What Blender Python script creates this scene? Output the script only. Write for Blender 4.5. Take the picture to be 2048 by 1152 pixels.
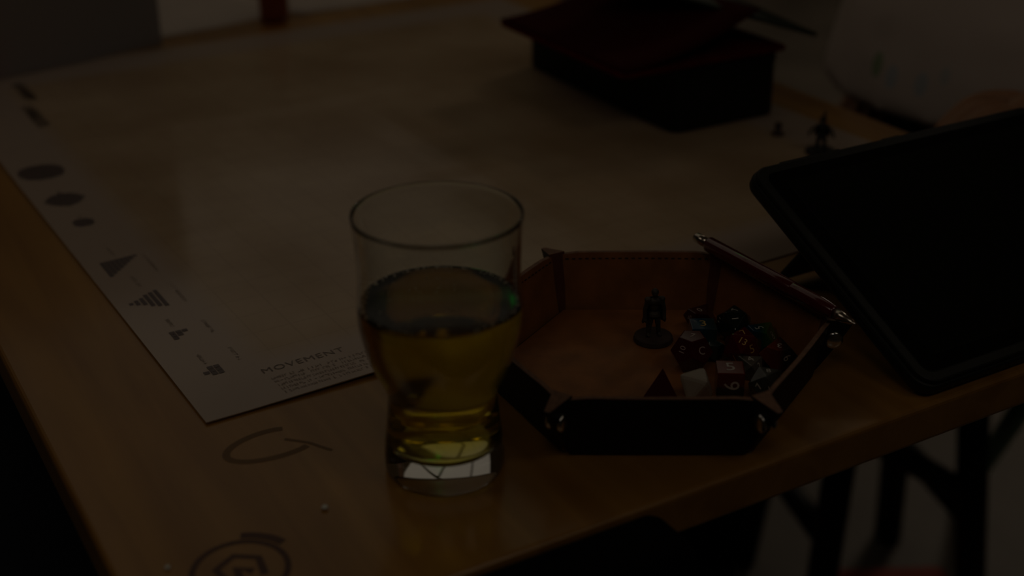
import bpy, bmesh, math, random
from mathutils import Vector, Matrix, Quaternion, noise

for o in list(bpy.data.objects):
    bpy.data.objects.remove(o, do_unlink=True)
SC = bpy.context.scene
COL = SC.collection
R = math.radians
rnd = random.Random(7)

# ------------------------------------------------------------------ camera, world, exposure
T = 0.75                                   # height of the table top
cam_d = bpy.data.cameras.new('camera')
cam = bpy.data.objects.new('camera', cam_d)
COL.objects.link(cam)
cam_d.sensor_width = 36.0
cam_d.lens = 2697.97 / 2048 * 36.0
cam_d.clip_start = 0.02
cam.location = (0, 0, T + 0.39626)
cam.rotation_mode = 'QUATERNION'
cam.rotation_quaternion = (Quaternion((1, 0, 0), R(90 - 25.658)) @ Quaternion((0, 0, 1), R(-0.351)))
cam_d.dof.use_dof = True
cam_d.dof.focus_distance = 0.81
cam_d.dof.aperture_fstop = 3.8
SC.camera = cam

w = bpy.data.worlds.new('world'); SC.world = w; w.use_nodes = True
w.node_tree.nodes['Background'].inputs[0].default_value = (1.0, 0.86, 0.7, 1)
w.node_tree.nodes['Background'].inputs[1].default_value = 0.02

SC.view_settings.view_transform = 'Standard'
SC.view_settings.look = 'None'
SC.view_settings.gamma = 1.0
SC.view_settings.use_curve_mapping = False
SC.view_settings.exposure = -3.85
SC.cycles.use_denoising = True
SC.cycles.caustics_reflective = False
SC.cycles.max_bounces = 14
SC.cycles.transmission_bounces = 14
SC.cycles.transparent_max_bounces = 12
SC.cycles.sample_clamp_indirect = 6.0

LAMP_COL = (1.0, 0.835, 0.65)               # warm white ceiling panels
PANEL_POWER = 1.05                          # diffuser radiance of the dim far ceiling panels
KEY_POWER = 66.0                           # bright panel above right of the far side
FILL_POWER = 9.0                           # fill panels added to brighten the table from the front and left

# ------------------------------------------------------------------ materials
MATS = {}
def mat(name, col, rough=0.5, spec=0.5, metal=0.0, trans=0.0, ior=1.5, coat=0.0, coat_rough=0.05,
        noise_amt=0.0, noise_scale=30.0, bump=0.0, bump_scale=200.0, emit=None, emit_s=0.0, sub=0.0):
    if name in MATS: return MATS[name]
    m = bpy.data.materials.new(name); m.use_nodes = True
    nt = m.node_tree; b = nt.nodes['Principled BSDF']
    b.inputs['Base Color'].default_value = (*col, 1)
    b.inputs['Roughness'].default_value = rough
    b.inputs['Specular IOR Level'].default_value = spec
    b.inputs['Metallic'].default_value = metal
    b.inputs['Transmission Weight'].default_value = trans
    b.inputs['IOR'].default_value = ior
    b.inputs['Coat Weight'].default_value = coat
    b.inputs['Coat Roughness'].default_value = coat_rough
    if sub:
        b.inputs['Subsurface Weight'].default_value = sub
        b.inputs['Subsurface Radius'].default_value = (0.01, 0.005, 0.003)
    if emit:
        b.inputs['Emission Color'].default_value = (*emit, 1)
        b.inputs['Emission Strength'].default_value = emit_s
    if noise_amt or bump:
        tc = nt.nodes.new('ShaderNodeTexCoord')
    if noise_amt:
        n = nt.nodes.new('ShaderNodeTexNoise'); n.inputs['Scale'].default_value = noise_scale
        n.inputs['Detail'].default_value = 5
        nt.links.new(tc.outputs['Object'], n.inputs['Vector'])
        r = nt.nodes.new('ShaderNodeValToRGB')
        lo = tuple(c * (1 - noise_amt) for c in col); hi = tuple(min(1, c * (1 + noise_amt)) for c in col)
        r.color_ramp.elements[0].position = 0.3; r.color_ramp.elements[1].position = 0.7
        r.color_ramp.elements[0].color = (*lo, 1); r.color_ramp.elements[1].color = (*hi, 1)
        nt.links.new(n.outputs['Fac'], r.inputs['Fac'])
        nt.links.new(r.outputs['Color'], b.inputs['Base Color'])
    if bump:
        n2 = nt.nodes.new('ShaderNodeTexNoise'); n2.inputs['Scale'].default_value = bump_scale
        n2.inputs['Detail'].default_value = 4
        nt.links.new(tc.outputs['Object'], n2.inputs['Vector'])
        bp = nt.nodes.new('ShaderNodeBump'); bp.inputs['Strength'].default_value = bump
        bp.inputs['Distance'].default_value = 0.001
        nt.links.new(n2.outputs['Fac'], bp.inputs['Height'])
        nt.links.new(bp.outputs['Normal'], b.inputs['Normal'])
    MATS[name] = m
    return m

def N(nt, t, **kw):
    n = nt.nodes.new(t)
    for k, v in kw.items(): setattr(n, k, v)
    return n

def wood_material():
    m = bpy.data.materials.new('varnished_wood'); m.use_nodes = True
    nt = m.node_tree; b = nt.nodes['Principled BSDF']; L = nt.links.new
    tc = N(nt, 'ShaderNodeTexCoord')
    mp = N(nt, 'ShaderNodeMapping'); mp.inputs['Scale'].default_value = (2.2, 26, 26)
    L(tc.outputs['Object'], mp.inputs['Vector'])
    n1 = N(nt, 'ShaderNodeTexNoise'); n1.inputs['Scale'].default_value = 1.6; n1.inputs['Detail'].default_value = 6
    n1.inputs['Distortion'].default_value = 0.6
    L(mp.outputs['Vector'], n1.inputs['Vector'])
    r = N(nt, 'ShaderNodeValToRGB'); e = r.color_ramp.elements
    e[0].position = 0.28; e[0].color = (0.32, 0.145, 0.022, 1)
    e[1].position = 0.72; e[1].color = (0.48, 0.245, 0.05, 1)
    L(n1.outputs['Fac'], r.inputs['Fac'])
    n2 = N(nt, 'ShaderNodeTexNoise'); n2.inputs['Scale'].default_value = 7; n2.inputs['Detail'].default_value = 3
    L(tc.outputs['Object'], n2.inputs['Vector'])
    mx = N(nt, 'ShaderNodeMix', data_type='RGBA', blend_type='MULTIPLY'); mx.inputs[0].default_value = 0.5
    r2 = N(nt, 'ShaderNodeValToRGB'); r2.color_ramp.elements[0].position = .35; r2.color_ramp.elements[1].position = .65
    r2.color_ramp.elements[0].color = (0.72, 0.72, 0.66, 1)
    L(n2.outputs['Fac'], r2.inputs['Fac'])
    L(r.outputs['Color'], mx.inputs[6]); L(r2.outputs['Color'], mx.inputs[7])
    L(mx.outputs[2], b.inputs['Base Color'])
    b.inputs['Roughness'].default_value = 0.42
    b.inputs['Coat Weight'].default_value = 0.55
    b.inputs['Coat Roughness'].default_value = 0.16
    b.inputs['Coat IOR'].default_value = 1.5
    bp = N(nt, 'ShaderNodeBump'); bp.inputs['Strength'].default_value = .05; bp.inputs['Distance'].default_value = .002
    L(n2.outputs['Fac'], bp.inputs['Height']); L(bp.outputs['Normal'], b.inputs['Coat Normal'])
    return m

MAT_W, MAT_H, MAT_B = 0.655, 0.765, 0.052
def map_material():
    """printed battle mat: cream margin round a tan parchment field with a faint square grid"""
    m = bpy.data.materials.new('printed_mat'); m.use_nodes = True
    nt = m.node_tree; b = nt.nodes['Principled BSDF']; L = nt.links.new
    tc = N(nt, 'ShaderNodeTexCoord'); sx = N(nt, 'ShaderNodeSeparateXYZ'); L(tc.outputs['Object'], sx.inputs[0])
    def math_(op, a, c=None):
        n = N(nt, 'ShaderNodeMath', operation=op)
        for i, v in enumerate((a, c)):
            if v is None: continue
            if isinstance(v, (int, float)): n.inputs[i].default_value = v
            else: L(v, n.inputs[i])
        return n.outputs[0]
    # distance into the field
    def inside(o, size):
        a = math_('MINIMUM', o, math_('SUBTRACT', size, o))
        mr = N(nt, 'ShaderNodeMapRange'); L(a, mr.inputs[0]); mr.inputs[1].default_value = MAT_B - .006; mr.inputs[2].default_value = MAT_B + .014
        return mr.outputs[0]
    field = math_('MULTIPLY', inside(sx.outputs[0], MAT_W), inside(sx.outputs[1], MAT_H))
    def grid(o):
        f = math_('FRACT', math_('DIVIDE', o, 0.0254))
        return math_('LESS_THAN', math_('ABSOLUTE', math_('SUBTRACT', f, 0.5)), 0.022)
    lines = math_('MULTIPLY', math_('MAXIMUM', grid(sx.outputs[0]), grid(sx.outputs[1])), field)
    n1 = N(nt, 'ShaderNodeTexNoise'); n1.inputs['Scale'].default_value = 9; n1.inputs['Detail'].default_value = 6
    L(tc.outputs['Object'], n1.inputs['Vector'])
    r = N(nt, 'ShaderNodeValToRGB'); e = r.color_ramp.elements
    e[0].position = .33; e[0].color = (.44, .31, .185, 1); e[1].position = .68; e[1].color = (.58, .44, .29, 1)
    L(n1.outputs['Fac'], r.inputs['Fac'])
    mx = N(nt, 'ShaderNodeMix', data_type='RGBA'); L(field, mx.inputs[0])
    mx.inputs[6].default_value = (.50, .40, .325, 1); L(r.outputs['Color'], mx.inputs[7])
    mx2 = N(nt, 'ShaderNodeMix', data_type='RGBA'); L(math_('MULTIPLY', lines, 0.12), mx2.inputs[0])
    L(mx.outputs[2], mx2.inputs[6]); mx2.inputs[7].default_value = (.12, .08, .05, 1)
    L(mx2.outputs[2], b.inputs['Base Color'])
    b.inputs['Roughness'].default_value = 0.13
    b.inputs['Specular IOR Level'].default_value = 0.55
    n2 = N(nt, 'ShaderNodeTexNoise'); n2.inputs['Scale'].default_value = 5; n2.inputs['Detail'].default_value = 1
    L(tc.outputs['Object'], n2.inputs['Vector'])
    bp = N(nt, 'ShaderNodeBump'); bp.inputs['Strength'].default_value = .06; bp.inputs['Distance'].default_value = .004
    L(n2.outputs['Fac'], bp.inputs['Height']); L(bp.outputs['Normal'], b.inputs['Normal'])
    return m

def gradient_material(name, stops, axis=2, lo=-0.009, hi=0.009, rough=0.12, trans=0.0, swirl=0.004):
    m = bpy.data.materials.new(name); m.use_nodes = True
    nt = m.node_tree; b = nt.nodes['Principled BSDF']; L = nt.links.new
    tc = N(nt, 'ShaderNodeTexCoord'); sx = N(nt, 'ShaderNodeSeparateXYZ')
    n = N(nt, 'ShaderNodeTexNoise'); n.inputs['Scale'].default_value = 160; n.inputs['Detail'].default_value = 2
    L(tc.outputs['Object'], n.inputs['Vector'])
    L(tc.outputs['Object'], sx.inputs[0])
    ma = N(nt, 'ShaderNodeMath', operation='MULTIPLY_ADD'); L(n.outputs['Fac'], ma.inputs[0]); ma.inputs[1].default_value = swirl
    L(sx.outputs[axis], ma.inputs[2])
    mr = N(nt, 'ShaderNodeMapRange'); L(ma.outputs[0], mr.inputs[0]); mr.inputs[1].default_value = lo; mr.inputs[2].default_value = hi
    r = N(nt, 'ShaderNodeValToRGB'); e = r.color_ramp.elements
    while len(e) < len(stops): e.new(0.5)
    for k, (p, c) in enumerate(stops): e[k].position = p; e[k].color = (*c, 1)
    L(mr.outputs[0], r.inputs['Fac']); L(r.outputs['Color'], b.inputs['Base Color'])
    b.inputs['Roughness'].default_value = rough
    b.inputs['Transmission Weight'].default_value = trans
    b.inputs['Coat Weight'].default_value = 0.4
    return m

WOOD = wood_material()
MAP = map_material()
TAN = mat('tan_leather', (.30, .115, .028), rough=.55, noise_amt=.22, noise_scale=60, bump=.25, bump_scale=900)
RUST = mat('rust_leather', (.13, .035, .018), rough=.55, noise_amt=.2, noise_scale=60, bump=.25, bump_scale=900)
BLACKL = mat('black_leather', (.006, .006, .006), rough=.5, spec=.3, bump=.3, bump_scale=1100)
RAW = mat('raw_leather_edge', (.22, .115, .07), rough=.7, noise_amt=.25, noise_scale=300)
STEEL = mat('polished_steel', (.75, .74, .72), rough=.18, metal=1.0)
GLASS = mat('clear_glass', (.97, 1, .985), rough=0.0, trans=1.0, ior=1.5, spec=.5)
def beer_material():
    m = bpy.data.materials.new('amber_beer'); m.use_nodes = True
    nt = m.node_tree; b = nt.nodes['Principled BSDF']
    b.inputs['Base Color'].default_value = (1, 1, 1, 1)
    b.inputs['Roughness'].default_value = 0.10
    b.inputs['Transmission Weight'].default_value = 1.0
    b.inputs['IOR'].default_value = 1.34
    v = N(nt, 'ShaderNodeVolumeAbsorption'); v.inputs['Color'].default_value = (.962, .885, .08, 1); v.inputs['Density'].default_value = 50.0
    nt.links.new(v.outputs[0], nt.nodes['Material Output'].inputs['Volume'])
    return m
BEER = beer_material()
FOAM = mat('beer_foam', (.75, .68, .55), rough=.6, noise_amt=.1, noise_scale=300)
INK = mat('printed_ink', (.13, .098, .095), rough=.35)
INKSOFT = mat('faded_ink', (.30, .235, .19), rough=.4)
STAMP = mat('purple_stamp_ink', (.13, .075, .06), rough=.5, spec=.25)
STAMP2 = mat('faded_stamp_ink', (.22, .13, .065), rough=.5, spec=.25)
CASE = mat('black_rubber_case', (.011, .013, .009), rough=.5, spec=.35, bump=.1, bump_scale=1500)
SCREENM = mat('dark_screen_glass', (.003, .004, .003), rough=.08, spec=.35)
BLACKP = mat('matte_black_plastic', (.008, .008, .007), rough=.45, spec=.3)
BOXM = mat('black_green_board', (.012, .014, .009), rough=.55, spec=.25, noise_amt=.2, noise_scale=40)
GREENB = mat('dark_green_cover', (.010, .022, .010), rough=.5, spec=.3)
REDF = mat('dark_red_felt', (.12, .008, .005), rough=.9, spec=.03, noise_amt=.2, noise_scale=120)
REDD = mat('deep_red_card', (.05, .004, .003), rough=.8, spec=.03)
SHEET = mat('white_paper', (.54, .46, .40), rough=.6, noise_amt=.04, noise_scale=20)
FLOORM = mat('grey_floor', (.115, .095, .075), rough=.55, noise_amt=.25, noise_scale=5)
WALLM = mat('olive_wall_paint', (.13, .10, .055), rough=.8, noise_amt=.1, noise_scale=4)
CEILM = mat('white_ceiling', (.70, .66, .58), rough=.9)
TRIMW = mat('white_trim_paint', (.8, .77, .7), rough=.5)
PANELM = mat('panel_diffuser', (.9, .9, .9), rough=.6, emit=LAMP_COL, emit_s=PANEL_POWER)
KEYM = mat('bright_panel_diffuser', (.9, .9, .9), rough=.6, emit=LAMP_COL, emit_s=KEY_POWER)
FILLM = mat('added_fill_diffuser', (.9, .9, .9), rough=.6, emit=LAMP_COL, emit_s=FILL_POWER)
GREENL = mat('green_tube', (.1, .8, .2), rough=.3, emit=(.02, 1.0, .12), emit_s=11.0)
COOLL = mat('cool_bulb', (.8, .9, 1), rough=.3, emit=(.7, .85, 1.0), emit_s=45.0)
SHIRT_COL = (.74, .64, .58)
SKIN = mat('skin', (.42, .22, .12), rough=.5, sub=.08, noise_amt=.08, noise_scale=60)
DENIM = mat('dark_trousers', (.006, .020, .022), rough=.85, spec=.2)
HAIR = mat('dark_hair', (.03, .02, .012), rough=.5)
PEWTER = mat('grey_brown_resin', (.055, .042, .030), rough=.5, noise_amt=.35, noise_scale=400)
CLOAKM = mat('dark_cloak_paint', (.022, .017, .012), rough=.6, noise_amt=.3, noise_scale=300)
CLEARB = mat('smoky_base_plastic', (.06, .038, .03), spec=.2, rough=.6, noise_amt=.2, noise_scale=150)
NAVY = mat('navy_vinyl', (.006, .012, .022), rough=.6)

# ------------------------------------------------------------------ object helpers
def tag(o, label=None, cat=None, group=None, kind=None):
    if label: o['label'] = label
    if cat: o['category'] = cat
    if group: o['group'] = group
    if kind: o['kind'] = kind
    return o

def empty(name, loc, rz=0.0):
    o = bpy.data.objects.new(name, None); COL.objects.link(o)
    o.location = loc; o.rotation_euler = (0, 0, rz); o.empty_display_size = .01
    return o

def link(name, me, mats, parent=None, loc=(0, 0, 0), rot=(0, 0, 0), smooth=False):
    o = bpy.data.objects.new(name, me); COL.objects.link(o)
    for m in (mats if isinstance(mats, (list, tuple)) else [mats]):
        me.materials.append(m)
    o.location = loc; o.rotation_euler = rot
    if parent: o.parent = parent
    if smooth:
        for p in me.polygons: p.use_smooth = True
    return o

def build(name, bm, mats, parent=None, loc=(0, 0, 0), rot=(0, 0, 0), smooth=False):
    bmesh.ops.recalc_face_normals(bm, faces=bm.faces)
    me = bpy.data.meshes.new(name); bm.to_mesh(me); bm.free()
    return link(name, me, mats, parent, loc, rot, smooth)

def box(bm, x0, x1, y0, y1, z0, z1, bev=0.0, seg=2, M=None):
    r = bmesh.ops.create_cube(bm, size=1.0)
    vs = r['verts']
    for v in vs:
        v.co = Vector((x0 + (v.co.x + .5) * (x1 - x0), y0 + (v.co.y + .5) * (y1 - y0), z0 + (v.co.z + .5) * (z1 - z0)))
    if bev:
        es = list({e for v in vs for e in v.link_edges})
        rr = bmesh.ops.bevel(bm, geom=es, offset=bev, segments=seg, profile=.5, affect='EDGES')
        vs = list({v for f in rr['faces'] for v in f.verts} | {v for v in vs if v.is_valid})
    if M is not None:
        for v in vs: v.co = M @ v.co
    return vs

def rounded_slab(bm, x0, x1, y0, y1, z0, z1, r, seg=6, edge=0.0):
    """rectangle with rounded plan corners, extruded"""
    pts = []
    for cx, cy, a0 in ((x1 - r, y1 - r, 0), (x0 + r, y1 - r, 90), (x0 + r, y0 + r, 180), (x1 - r, y0 + r, 270)):
        for k in range(seg + 1):
            a = R(a0 + 90 * k / seg); pts.append((cx + r * math.cos(a), cy + r * math.sin(a)))
    prism(bm, pts, z0, z1, edge)

def prism(bm, pts, z0, z1, edge=0.0):
    vb = [bm.verts.new((x, y, z0)) for x, y in pts]
    f = bm.faces.new(vb)
    ex = bmesh.ops.extrude_face_region(bm, geom=[f])
    vt = [g for g in ex['geom'] if isinstance(g, bmesh.types.BMVert)]
    for v in vt: v.co.z = z1
    if edge:
        es = [e for e in bm.edges if (e.verts[0] in vt and e.verts[1] in vt) or (e.verts[0] in vb and e.verts[1] in vb)]
        bmesh.ops.bevel(bm, geom=es, offset=edge, segments=2, profile=.5, affect='EDGES')

def lathe(bm, prof, n=48, M=None):
    rings = []
    for r, z in prof:
        if r <= 1e-6:
            v = bm.verts.new((0, 0, z)); rings.append([v])
        else:
            rings.append([bm.verts.new((r * math.cos(2 * math.pi * k / n), r * math.sin(2 * math.pi * k / n), z)) for k in range(n)])
    for a, b in zip(rings, rings[1:]):
        for k in range(n):
            q = [a[k % len(a)], a[(k + 1) % len(a)], b[(k + 1) % len(b)], b[k % len(b)]]
            u = []
            for v in q:
                if v not in u: u.append(v)
            if len(u) > 2: bm.faces.new(u)
    if M is not None:
        for ring in rings:
            for v in ring: v.co = M @ v.co

def frame_for(d):
    d = d.normalized()
    return d.to_track_quat('Z', 'Y').to_matrix().to_4x4()

def tube(bm, p0, p1, r0, r1=None, n=12, cap=True):
    p0, p1 = Vector(p0), Vector(p1); r1 = r0 if r1 is None else r1
    M = Matrix.Translation(p0) @ frame_for(p1 - p0); L = (p1 - p0).length
    prof = ([(0, 0)] if cap else []) + [(r0, 0), (r1, L)] + ([(0, L)] if cap else [])
    lathe(bm, prof, n, M)

def ball(bm, c, rx, ry=None, rz=None, n=14, M=None):
    ry = rx if ry is None else ry; rz = rx if rz is None else rz
    r = bmesh.ops.create_uvsphere(bm, u_segments=n, v_segments=max(6, n * 2 // 3), radius=1.0)
    for v in r['verts']:
        v.co = Vector((v.co.x * rx, v.co.y * ry, v.co.z * rz))
        if M is not None: v.co = M @ v.co
        v.co += Vector(c)

def path_tube(bm, pts, r, n=6):
    for a, b in zip(pts, pts[1:]): tube(bm, a, b, r, r, n)

def ribbon(bm, pts, width, z):
    """flat stroke of ink along a polyline"""
    pts = [Vector((p[0], p[1], z)) for p in pts]; ws = [p[2] if len(p) > 2 else width for p in [(q.x, q.y) for q in pts]]
    L, Rr = [], []
    for i, p in enumerate(pts):
        t = (pts[min(i + 1, len(pts) - 1)] - pts[max(i - 1, 0)]).normalized(); n = Vector((-t.y, t.x, 0))
        L.append(bm.verts.new(p + n * width / 2)); Rr.append(bm.verts.new(p - n * width / 2))
    for i in range(len(pts) - 1): bm.faces.new((L[i], L[i + 1], Rr[i + 1], Rr[i]))

def text_mesh(s, size, extrude=0.0, spacing=1.0):
    cu = bpy.data.curves.new('lettering', 'FONT'); cu.body = s; cu.size = size; cu.extrude = extrude
    cu.align_x = 'CENTER'; cu.align_y = 'CENTER'; cu.space_character = spacing; cu.resolution_u = 3
    ob = bpy.data.objects.new('lettering_tmp', cu); COL.objects.link(ob)
    me = bpy.data.meshes.new_from_object(ob)
    bpy.data.objects.remove(ob, do_unlink=True); bpy.data.curves.remove(cu)
    return me

def remesh(o, voxel, smooth_it=4):
    m = o.modifiers.new('fuse', 'REMESH'); m.mode = 'VOXEL'; m.voxel_size = voxel; m.use_smooth_shade = True
    s = o.modifiers.new('soften', 'SMOOTH'); s.iterations = smooth_it; s.factor = .5
    return o

def bake(o):
    dg = bpy.context.evaluated_depsgraph_get(); dg.update()
    me = bpy.data.meshes.new_from_object(o.evaluated_get(dg))
    mats = list(o.data.materials); o.modifiers.clear(); o.data = me
    if not me.materials:
        for m in mats: me.materials.append(m)
    return o

A30 = R(30.0)
cu30, su30 = math.cos(A30), math.sin(A30)
def W(u, v, z=0.0):
    """room frame (u along the table's short side, v along its length) to world"""
    return Vector((u * cu30 - v * su30, u * su30 + v * cu30, z))

# ------------------------------------------------------------------ room
def room_box(name, u0, u1, v0, v1, z0, z1, m, kind='structure', bev=0):
    c = W((u0 + u1) / 2, (v0 + v1) / 2, z0)
    bm = bmesh.new(); du, dv = (u1 - u0) / 2, (v1 - v0) / 2
    box(bm, -du, du, -dv, dv, 0, z1 - z0, bev)
    o = build(name, bm, m, loc=c, rot=(0, 0, A30)); o['kind'] = kind
    return o

RU0, RU1, RV0, RV1, RH = -3.0, 3.6, -2.2, 5.3, 2.40
tag(room_box('floor', RU0, RU1, RV0, RV1, -.1, 0, FLOORM), 'plain grey floor of the room beneath the table', None)
tag(room_box('ceiling', RU0, RU1, RV0, RV1, RH, RH + .1, CEILM), 'white ceiling holding the square light panels')
tag(room_box('wall_back', RU0, RU1, RV1, RV1 + .1, 0, RH, WALLM), 'olive wall beyond the far end of the table')
tag(room_box('wall_right', RU1, RU1 + .1, RV0, RV1, 0, RH, WALLM), 'olive wall on the right side of the room')
tag(room_box('wall_left', RU0 - .1, RU0, RV0, RV1, 0, RH, WALLM), 'olive wall on the left side of the room')
tag(room_box('wall_front', RU0, RU1, RV0 - .1, RV0, 0, RH, WALLM), 'olive wall behind the viewer')
tag(room_box('trim_1', RU0 + .01, RU1 - .01, RV1 - .03, RV1 - .001, RH - .235, RH - .165, TRIMW), 'white rail running along the back wall below the ceiling')

def ceiling_panel(u, v, size, label, dm=None):
    t = empty('ceiling_light', W(u, v, RH), A30)
    tag(t, label, 'ceiling light', 'square ceiling light panels')
    h = size / 2
    bm = bmesh.new()
    for a in ((-h, h, -h, -h + .02), (-h, h, h - .02, h), (-h, -h + .02, -h + .02, h - .02), (h - .02, h, -h + .02, h - .02)):
        box(bm, *a, -.022, 0)
    build('frame', bm, TRIMW, t)
    bm = bmesh.new(); box(bm, -h + .02, h - .02, -h + .02, h - .02, -.014, -.001)
    build('diffuser', bm, dm or PANELM, t)

rows = ['nearest', 'second', 'third', 'farthest']
for i, v in enumerate((2.1, 3.0, 3.9, 4.8)):
    for j, u in enumerate((.15, 1.05, 1.95)):
        ceiling_panel(u, v, .88, 'square white ceiling light panel, %s row from the table, %s of its row' % (rows[i], ('left end', 'middle', 'right end')[j]))
ceiling_panel(3.22, 2.15, .62, 'brightest square ceiling light panel, to the right of the rows', KEYM)
ceiling_panel(-.30, -.45, .62, 'added fill light panel above and behind the viewer on the left', FILLM)  # added as front fill for the table side and tray
ceiling_panel(-.85, 1.05, .62, 'added fill light panel above the left side of the table', FILLM)  # extra fill, added to brighten the far left of the mat
ceiling_panel(.95, -.60, .62, 'added fill light panel above and behind the viewer on the right', FILLM)

# small green and cool white spot lamps hanging from the ceiling
t = empty('green_pendant_lamp', Vector((-.02, 3.55, RH)), A30)
tag(t, 'small green glowing globe lamp hanging from the ceiling beyond the table', 'ceiling light')
bm = bmesh.new(); tube(bm, (0, 0, -.06), (0, 0, 0), .006); build('stem', bm, BLACKP, t)
bm = bmesh.new(); ball(bm, (0, 0, -.11), .055, n=20); build('globe', bm, GREENL, t, smooth=True)
t = empty('spot_lamp', W(-.25, -.9, RH), A30)
tag(t, 'small cool white spot lamp hanging from the ceiling behind the viewer', 'ceiling light')
bm = bmesh.new(); tube(bm, (0, 0, -.25), (0, 0, 0), .008); build('stem', bm, BLACKP, t)
bm = bmesh.new(); lathe(bm, [(0, -.24), (.03, -.24), (.055, -.36), (.052, -.36), (.027, -.25), (0, -.25)], 24); build('shade', bm, BLACKP, t, smooth=True)
bm = bmesh.new(); ball(bm, (0, 0, -.33), .038); build('bulb', bm, COOLL, t, smooth=True)

# ------------------------------------------------------------------ table
TU0, TU1, TV0, TV1 = .093, .876, .458, 2.05
tab = empty('wooden_table', W((TU0 + TU1) / 2, (TV0 + TV1) / 2, 0), A30)
tag(tab, 'varnished golden wooden table carrying the game mat', 'table')
hu, hv = (TU1 - TU0) / 2, (TV1 - TV0) / 2
bm = bmesh.new(); box(bm, -hv, hv, -hu, hu, -.0255, 0, .003, 3)
build('table_top', bm, WOOD, tab, loc=(0, 0, T), rot=(0, 0, R(90)))
bm = bmesh.new()
box(bm, -.10, .10, -hv + .25, hv - .25, T - .075, T - .0255)
build('under_beam', bm, WOOD, tab)
for sv in (-1, 1):
    bm = bmesh.new(); box(bm, -.045, .045, -.045, .045, .05, T - .075, .004); build('pedestal', bm, WOOD, tab, loc=(-.03, sv * (hv - .45), 0))
    bm = bmesh.new(); box(bm, -.14, .15, -.05, .05, 0, .05, .006); build('foot', bm, WOOD, tab, loc=(-.03, sv * (hv - .45), 0))
# ink marks on the wood (coordinates in the table's own frame)
def tl(u, v): return (u - (TU0 + TU1) / 2, v - (TV0 + TV1) / 2)
zi = T + .00012
bm = bmesh.new()
cx, cy = tl(.1470, .5135)
ribbon(bm, [(cx + .0225 * math.cos(R(a)), cy + .0225 * math.sin(R(a))) for a in range(-60, 245, 8)], .0032, zi)
ribbon(bm, [(cx + .0275 * math.cos(R(a)), cy + .0275 * math.sin(R(a))) for a in range(22, 74, 8)], .005, zi)
ribbon(bm, [(cx - .008, cy - .008), (cx - .010, cy + .006), (cx + .001, cy + .012), (cx + .011, cy + .005), (cx + .009, cy - .009)], .004, zi)
ribbon(bm, [(cx - .003, cy - .010), (cx - .001, cy + .002), (cx + .005, cy - .004)], .005, zi)
o = build('stamped_mark', bm, STAMP, tab); o['label'] = 'dark purple ring stamp inked on the wood'
bm = bmesh.new()
cx, cy = tl(.1962, .6183)
pts = [(cx + .019 * math.cos(R(a)) * (1 + .0008 * a), cy + .010 * math.sin(R(a)) - .00004 * a) for a in range(40, 330, 12)]
ribbon(bm, pts, .0042, zi)
ribbon(bm, [(cx + .012, cy - .006), (cx + .022, cy - .016), (cx + .030, cy - .030)], .0022, zi)
o = build('scribble_mark', bm, STAMP2, tab); o['label'] = 'faded dark oval scribble inked on the wood'

# crumbs / bits on the wood
def crumb(px, label, s, m):
    bm = bmesh.new(); bmesh.ops.create_icosphere(bm, subdivisions=2, radius=s)
    for v in bm.verts: v.co *= 1 + .3 * noise.noise(v.co * 900); v.co.z *= .6
    zmin = min(v.co.z for v in bm.verts)
    o = build('crumb', bm, m, loc=(px[0], px[1], T - zmin), smooth=True)
    tag(o, label, 'crumb')
CRUMBM = mat('pale_crumb', (.75, .78, .72), rough=.2, spec=.8)
crumb((-.0954, .5677), 'tiny pale glinting crumb on the bare wood beside the glass', .0019, CRUMBM)
crumb((-.1640, .5195), 'tiny pale crumb beside the purple ring stamp near the table edge', .0015, CRUMBM)

# ------------------------------------------------------------------ battle mat
AM = R(31.5)
MO = Vector((-.17196, .64973, T))
mt = empty('game_mat', MO, AM)
tag(mt, 'large printed tan battle mat with cream margin covering the table', 'game mat')
MZ = .0011                                  # mat sits a little proud: folded laminated sheet
bm = bmesh.new()
nx, ny = 26, 30
def mat_z(x, y):
    # bottom and left rims curl up slightly
    e = max(0, 1 - y / .05) ** 2 * .0022 * min(1, x / .12) * max(0, min(1, (.235 - x) / .06)) + max(0, 1 - x / .04) ** 2 * .0006
    fold = .0002 * (math.exp(-((x - MAT_W / 2) / .012) ** 2) + math.exp(-((y - .255) / .012) ** 2) + math.exp(-((y - .51) / .012) ** 2))
    return MZ + e + fold
gv = {}
for layer, dz in (('t', 0), ('b', -.0007)):
    for i in range(nx + 1):
        for j in range(ny + 1):
            x, y = MAT_W * i / nx, MAT_H * j / ny
            gv[layer, i, j] = bm.verts.new((x, y, mat_z(x, y) + dz))
for i in range(nx):
    for j in range(ny):
        bm.faces.new((gv['t', i, j], gv['t', i + 1, j], gv['t', i + 1, j + 1], gv['t', i, j + 1]))
        bm.faces.new((gv['b', i, j], gv['b', i, j + 1], gv['b', i + 1, j + 1], gv['b', i + 1, j]))
for i in range(nx):
    for j in (0, ny): bm.faces.new((gv['t', i, j], gv['t', i + 1, j], gv['b', i + 1, j], gv['b', i, j]))
for j in range(ny):
    for i in (0, nx): bm.faces.new((gv['t', i, j], gv['t', i, j + 1], gv['b', i, j + 1], gv['b', i, j]))
build('sheet', bm, MAP, mt)

def on_mat(x, y, d=.00025): return mat_z(x, y) + d
def squares(name, cells, m=INK, lab=None):
    bm = bmesh.new()
    for x, y, sx, sy in cells:
        zs = [on_mat(x + a * sx / 2, y + b * sy / 2) for a, b in ((-1, -1), (1, -1), (1, 1), (-1, 1))]; z = max(zs)
        vs = [bm.verts.new((x + a * sx / 2, y + b * sy / 2, z)) for a, b in ((-1, -1), (1, -1), (1, 1), (-1, 1))]
        bm.faces.new(vs)
    o = build(name, bm, m, mt)
    if lab: o['label'] = lab
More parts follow.
